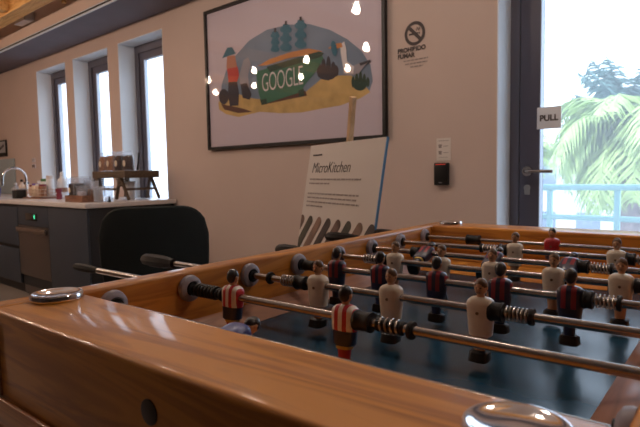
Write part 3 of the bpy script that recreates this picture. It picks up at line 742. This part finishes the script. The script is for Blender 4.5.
for x0, x1 in ((0, .045), (TW, .654)):
    g = MB(); g.add([(x0, YN1, -.06), (x1, YN1, -.0845), (x1, YF0, -.0845), (x0, YF0, -.06), (x0, YN1, -.1), (x1, YN1, -.1), (x1, YF0, -.1), (x0, YF0, -.1)],
          [(0, 1, 2, 3), (4, 7, 6, 5), (0, 4, 5, 1), (1, 5, 6, 2), (2, 6, 7, 3), (3, 7, 4, 0)])
    g.build('side_ledge', M['ledge'], tb, smooth=False)
for y0, y1 in ((YN1, .11), (YF0, .945)):
    g = MB(); g.add([(.04, y0, -.055), (.66, y0, -.055), (.66, y1, -.0848), (.04, y1, -.0848), (.04, y0, -.1), (.66, y0, -.1), (.66, y1, -.1), (.04, y1, -.1)],
          [(0, 1, 2, 3), (4, 7, 6, 5), (0, 4, 5, 1), (1, 5, 6, 2), (2, 6, 7, 3), (3, 7, 4, 0)])
    g.build('end_ledge', M['pineX'], tb, smooth=False)
MB().box((-.040, YN0 - .0025, -.084), (.022, YN0 + .03, .012), .002).build('corner_post', M['pineZ'], tb)
for x, y in ((-.03, YN0 + .005), (TW + .03, YN0 + .005), (-.03, YF1 - .005), (TW + .03, YF1 - .005)):
    MB().box((x - .035, y - .035, -H0 + .012), (x + .035, y + .035, -.301), .004).build('leg', M['pineZ'], tb)
def disc(x, y):
    MB().lathe([(0, 0), (.0345, 0), (.0355, .001), (.0355, .0075), (.034, .0095), (.0315, .0098), (.029, .0083), (.022, .006), (.012, .005), (0, .0048)], (x, y, RT + .0006), n=40).build('corner_disc', M['chrome'], tb)
for x, y in ((.017, -.094), (.676, -.1085), (.035, 1.168), (.668, 1.168)): disc(x, y)
brg = MB().lathe([(0, 0), (.0235, 0), (.0245, .003), (.0225, .009), (.017, .0125), (.0135, .0125), (.0125, .005), (0, .005)], axis='X', n=24).mesh('bearing', M['greyplastic'])
brgi = MB().lathe([(.0072, .004), (.0118, .004), (.0118, .0155), (.0072, .0155)], axis='X', n=20).mesh('bearing_sleeve', M['rubber'])
for k in range(8):
    for sx in (0, 1):
        b_ = link('bearing', brg, tb, (0 if sx == 0 else TW, k * S, 0), pi * sx)
        link('sleeve', brgi, b_)

# ---- players
def fig_meshes(kind):
    # facing -y, origin on the rod axis
    d = {}
    shirt = dict(white='cream', striped='striped', navy='blaugrana', red='red', blue='bluefig')[kind]
    long_shirt = kind in ('white',)
    zb = -.037 if long_shirt else -.017
    def rw(z): return .0165 + .004 * min(1, max(0, (z + .037) / .045))
    rings = [(zb, 0, 0, rw(zb), .0125)]
    for z in (-.025, -.012, 0, .009):
        if z > zb + .002: rings.append((z, 0, 0, rw(z), .0135))
    rings += [(.014, 0, 0, .0185, .0125), (.0175, 0, 0, .0145, .0095), (.0195, 0, 0, .0075, .0065)]
    d['shirt'] = MB().loft(rings, 22, 3.0).mesh('shirt', M[shirt])
    sk = MB().loft([(-.040, 0, 0, .0125, .0105), (-.0355, 0, 0, .0155, .0118)], 20, 3).mesh('waist', M['skin']) if long_shirt else \
        MB().loft([(-.0375, 0, 0, .0150, .0115), (-.036, 0, 0, .0165, .0124), (-.0165, 0, 0, .0183, .0128)], 22, 3).mesh('shorts', M['navy'])
    d['shorts'] = sk
    d['leg'] = MB().loft([(-.061, 0, 0, .0082, .0075), (-.050, 0, 0, .0088, .0082), (-.0365, 0, 0, .0112, .0095)], 18, 2.4).mesh('legs', M['redsock' if kind == 'striped' else ('skin' if kind == 'white' else 'navy')])
    d['band'] = MB().loft([(-.0425, 0, 0, .0118, .0102), (-.0368, 0, 0, .0128, .0108)], 18, 2.6).mesh('sock_band', M['yellow']) if kind in ('striped', 'navy') else None
    d['boots'] = MB().loft([(-.0755, 0, -.004, .0135, .0135), (-.074, 0, -.004, .0148, .0148), (-.062, 0, -.002, .0142, .0120), (-.0595, 0, 0, .0115, .0095)], 20, 4).mesh('boots', M['boot'])
    g = MB(); g.ell((0, 0, .0325), (.0088, .0100, .0128), 18, 12)
    g.lathe([(.0058, .017), (.0055, .024)], n=14); g.ell((0, -.0100, .0310), (.0016, .0020, .0026), 8, 6)
    for sx in (-1, 1): g.ell((sx * .0088, .001, .032), (.0014, .0024, .0034), 8, 6)
    d['head'] = g.mesh('head', M['skin'])
    g = MB(); g.ell((0, .0012, .0345), (.0096, .0105, .0122), 18, 8, -.05, 1)
    g.ell((0, .0042, .0325), (.0086, .0078, .0105), 16, 8)
    d['hair'] = g.mesh('hair', M['brownhair' if kind == 'white' else 'darkhair'])
    g = MB()
    for sx in (-1, 1): g.ell((sx * .0034, -.0090, .0335), (.0013, .0010, .0011), 8, 5)
    g.box((-.0028, -.0101, .0262), (.0028, -.0090, .0270))
    d['face_marks'] = g.mesh('face_marks', M['eye'])
    d['pin'] = MB().lathe([(0, -.0146), (.0024, -.0146), (.0026, -.012), (0, -.012)], (0, 0, -.003), 'Y', 12).mesh('pin', M['pin'])
    return d
FIG = {k: fig_meshes(k) for k in ('white', 'striped', 'navy', 'red', 'blue')}
def player(rod, kind, x, ang, face):
    p = link('player_figure', None, rod, (x, 0, 0))
    p.rotation_euler = (radians(ang), 0, 0 if face < 0 else pi)
    if face > 0: p.rotation_euler = (radians(-ang) if False else radians(ang), 0, pi)
    for nm, me in FIG[kind].items():
        if me: link(nm, me, p)
    return p
# spring mesh of unit length
def coil(L, turns=7, r=.0098, wr=.0015):
    n = turns * 14
    return MB().tube([(L * i / n, r * cos(2 * pi * turns * i / n), r * sin(2 * pi * turns * i / n)) for i in range(n + 1)], wr, 6)
sleeve_me = {}
def sleeve(rod, x0, x1, r=.0125, m='rubber'):
    L = x1 - x0
    MB().lathe([(.0066, 0), (r * 1.08, 0), (r * 1.12, .003), (r, .006), (r, L - .006), (r * 1.08, L - .003), (r * 1.04, L), (.0066, L)], (x0, 0, 0), 'X', 20).build('bumper', M[m], rod)
def spring(rod, x0, x1, turns=6, m='springs'):
    o = coil(x1 - x0, turns).build('spring', M[m], rod, (x0, 0, 0))
def collar(rod, x):
    MB().lathe([(.0066, -.003), (.0115, -.003), (.0125, 0), (.0115, .003), (.0066, .003)], (x, 0, 0), 'X', 18).build('collar', M['rubber'], rod)
def rodthing(k, label, x0, x1, players, hl=None, hr=None):
    r = thing('foosball_rod', label, 'table football rod', (0, k * S, H0), 0, 'player rods across the table football')
    MB().tube([(x0, 0, 0), (x1, 0, 0)], .0064, 16).build('bar', M['steel'], r)
    for kind, x, ang, face in players: player(r, kind, x, ang, face)
    def grip(xa, xb, m='grip', rr=.0155):
        L = abs(xb - xa); s_ = 1 if xb > xa else -1
        prof = [(.0066, 0), (rr * .75, .0), (rr * .8, L * .12), (rr, L * .3), (rr * 1.05, L * .7), (rr * .9, L * .92), (rr * .5, L), (.001, L)]
        MB().lathe([(a, s_ * b) for a, b in prof], (xa, 0, 0), 'X', 8).build('handle', M[m], r)
    if hl: grip(*hl)
    if hr: grip(*hr)
    return r
R0 = rodthing(0, 'goalkeeper rod with one blue figure, nearest rod, mostly hidden by the near end board', -.10, .97, [('blue', .285, 80, 1)], (-.10, -.13, 'blackmatte', .010), (.88, 1.0))
R1 = rodthing(1, 'rod with two red-and-white striped figures and dark springs', -.316, .97, [('striped', .118, 4, 1), ('striped', .351, 4, 1)], (-.316, -.42, 'blackmatte', .009), (.88, 1.0))
R2 = rodthing(2, 'rod with three white figures, nearest of the white team rods', -.257, .97, [('white', .181, 0, -1), ('white', .335, 0, -1), ('white', .487, 0, -1)], (-.250, -.375))
R3 = rodthing(3, 'rod with five navy-and-red striped figures', -.06, .97, [('navy', x, a, 1) for x, a in ((.111, 3), (.219, 3), (.342, 3), (.461, 3), (.573, 3))], (-.06, -.085, 'blackmatte', .010), (.88, 1.0))
R4 = rodthing(4, 'rod with five white figures, middle of the table', -.16, .86, [('white', x, -3, -1) for x in (.164, .278, .389, .507, .619)], (-.110, -.205))
R5 = rodthing(5, 'rod with three navy-and-red figures swung up flat', -.06, .97, [('navy', x, 68, 1) for x in (.163, .336, .499)], (-.06, -.085, 'blackmatte', .010), (.88, 1.0))
R6 = rodthing(6, 'rod with two white figures near the far end', -.16, .86, [('white', .333, -2, -1), ('white', .560, -2, -1)], (-.150, -.270))
R7 = rodthing(7, 'farthest rod with a single red-shirted goalkeeper figure', -.16, .86, [('red', .381, 0, -1)], (-.090, -.185))
sleeve(R1, .024, .085, .0085); [collar(R1, .03 + .009 * q) for q in range(6)]; collar(R1, .095); sleeve(R1, .370, .395, .0135); spring(R1, .409, .442, 4); sleeve(R1, .405, .445, .0085); collar(R1, .456)
collar(R2, .061); spring(R2, .094, .126, 5); sleeve(R2, .130, .153); sleeve(R2, .501, .521, .0135); spring(R2, .524, .557, 6); collar(R2, .560)
sleeve(R3, .024, .05, .011); sleeve(R3, .592, .606, .0135); spring(R3, .608, .638, 5); collar(R3, .642)
sleeve(R4, .12, .143, .0125); spring(R4, .08, .117, 5); sleeve(R4, .640, .66)
sleeve(R5, .125, .145); sleeve(R5, .514, .535, .0135); spring(R5, .538, .574, 6); collar(R5, .578)
spring(R6, .250, .292, 6); sleeve(R6, .294, .314, .0135); sleeve(R6, .579, .597, .0135); spring(R6, .60, .64, 6); collar(R6, .247)
sleeve(R7, .142, .182, .0135); sleeve(R7, .60, .63, .0135)

# ------------------------------------------------------------------ outside: terrace, railing, palms, facade
def oshell(name, mb, m): return shell(name, mb, m)
oshell('terrace_floor', MB().box((-12, TH, -.2), (9, 2.5, -.02)), M['terrace'])
oshell('outside_ground', MB().box((-60, 2.5, -3.6), (60, 90, -3.5)), M['outground'])
rl = wthing('terrace_railing', 'pale teal metal railing on the terrace outside the glass door', 'railing', 0, -2.25, 0)
MB().box((-6, -.03, .915), (5, .03, .965), .012).build('top_rail', M['rail'], rl)
MB().box((-6, -.02, .655), (5, .02, .70), .01).build('middle_rail', M['rail'], rl)
MB().box((-6, -.02, .20), (5, .02, .24), .01).build('bottom_rail', M['rail'], rl)
for t in (-3.78, -3.24, -2.70, -2.16, -1.62, -1.08, -.54, 0, .54, 1.08):
    MB().box((t - .022, -.022, -.02), (t + .022, .022, .915), .005).build('post', M['rail'], rl)
def palm(t, off, zc, R_, nf, droop, m, label, base=-3.5, leaf=.05, lift=1.0, tr=.14, seed=1, group=None):
    random.seed(seed)
    o = wthing('palm_tree', label, 'palm tree', t, off, base, group)
    h = zc - base
    MB().tube([(.15 * sin(i * .5), 0, h * i / 10) for i in range(11)], [tr * (1.15 - .25 * i / 10) * (1 + .06 * (i % 2)) for i in range(11)], 12).build('trunk', M['trunk'], o)
    g = MB(); tx = .15 * sin(5)
    for i in range(nf):
        az = 2 * pi * (i * .618) + random.uniform(-.2, .2); el = radians(random.uniform(-25, 80)) * lift
        L = R_ * random.uniform(.8, 1.15); d = Vector((cos(az), sin(az), 0)); side = Vector((-sin(az), cos(az), 0))
        p = Vector((tx, 0, h)); pts = [p.copy()]; e_ = el; seg = 12
        for j in range(seg):
            p = p + (d * cos(e_) + Vector((0, 0, sin(e_)))) * (L / seg); e_ -= droop / seg; pts.append(p.copy())
        g.tube(pts, [.02 * (1 - j / (seg + 1)) + .004 for j in range(seg + 1)], 4, False)
        for j in range(2, seg + 1):
            for q in (0, .5):
                a0 = pts[j - 1].lerp(pts[j], q); fr = (j + q) / seg
                ll = L * .34 * (sin(pi * min(1, fr * .9 + .08)) ** .6 + .05)
                for s1 in (-1, 1):
                    dr_ = (side * s1 + (pts[j] - pts[j - 1]).normalized() * .7 + Vector((0, 0, -random.uniform(.3, 1.1)))).normalized()
                    wv = (pts[j] - pts[j - 1]).normalized() * leaf * .5
                    mid = a0 + dr_ * ll * .5 + Vector((0, 0, .03)); tip = a0 + dr_ * ll + Vector((0, 0, -.10 * ll))
                    g.add([a0 - wv, a0 + wv, mid + wv * .8, tip, mid - wv * .8], [(0, 1, 2, 3, 4)])
    g.build('crown', m, o, smooth=False)
    return o
PALMS = 1
palm(-1.66, -6.0, 1.62, 1.55, 60, 2.6, M['frondgreen'], 'pale yellow-green feather palm drooping behind the railing', leaf=.06, seed=2, tr=.16)
palm(-2.75, -10.8, 2.15, 1.5, 46, .7, M['fronddark'], 'blue-green palm crown rising above the pale feather palm', leaf=.07, seed=5, tr=.2)
palm(-.95, -8.6, 4.0, 1.1, 26, 1.3, M['frondblue'], 'grey-blue palm at the right frame edge', leaf=.06, seed=9, tr=.18)
palm(-7.4, -17, 1.6, 1.8, 34, 1.8, M['frondgreen'], 'small distant palm low beside the door stile', leaf=.07, seed=12, tr=.18)
def bush(t, off, z, rx, rz, label, seed):
    random.seed(seed); g = MB()
    for i in range(420):
        a = random.uniform(0, 2 * pi); b2 = math.acos(random.uniform(-.2, 1)); rr = random.uniform(.75, 1.05)
        c = Vector((rx * rr * sin(b2) * cos(a), rx * .7 * rr * sin(b2) * sin(a), rz * rr * cos(b2)))
        q = Vector((random.uniform(-1, 1), random.uniform(-1, 1), random.uniform(-1, 1))).normalized(); w_ = q.orthogonal().normalized()
        s1 = random.uniform(.10, .2)
        g.add([c - q * s1, c + w_ * s1 * .45, c + q * s1, c - w_ * s1 * .45], [(0, 1, 2, 3)])
    o = wthing('garden_shrub', label, 'shrub', t, off, z, 'shrubs below the terrace')
    g.build('foliage', M['shrub'], o, smooth=False); MB().tube([(0, 0, -.4), (0, 0, rz * .6)], .05, 8).build('stem', M['trunk'], o)
bush(-4.4, -7.5, -3.1, 1.6, 2.6, 'leafy shrub below the terrace, beside the door handle', 21)
bush(1.3, -11.5, -3.1, 1.9, 2.4, 'leafy shrub below the terrace behind the pale palm', 22)
bush(-8.6, -10, -3.1, 2.2, 3.4, 'leafy shrub furthest behind the railing', 23)
bd_ = wthing('distant_building', 'pale blue-grey building beyond the garden with rows of windows', 'building', -5.5, -26, -3.5)
MB().box((-12, 0, 0), (14, 8, 5.6)).build('walls', M['facade'], bd_, smooth=False)
MB().box((-12.2, -.2, 5.6), (14.2, 8.2, 5.8)).build('roof', M['facade'], bd_, smooth=False)
for r in range(2):
    for c_ in range(12):
        x = -11 + c_ * 2.1; MB().box((x, -.05, 1.0 + r * 2.5), (x + 1.1, .02, 2.4 + r * 2.5)).build('window', M['facadewin'], bd_, smooth=False)
for x, off, lb, L_ in ((-3.9, -14.5, 'blue-grey low planter box beyond the railing, near the door stile', 1.6),):
    o = wthing('planter_box', lb, 'planter', x, off, -3.5, 'planters beyond the railing')
    MB().box((-L_, -.5, 0), (L_, .5, 2.4), .03).build('planter_body', M['frondblue'], o)
    MB().box((-L_ - .06, -.56, 2.4), (L_ + .06, .56, 2.5), .01).build('rim', M['facade'], o)
o = thing('low_stool', 'white square stool glimpsed below the table at the lower left corner', 'stool', (-.93, .10, 0), .3)
MB().box((-.19, -.19, .44), (.19, .19, .50), .012).build('seat', M['whiteplastic'], o)
for x in (-.16, .16):
    for y in (-.16, .16): MB().tube([(x, y, .445), (x * 1.05, y * 1.05, .004)], .016, 10).build('leg', M['stickwood'], o)
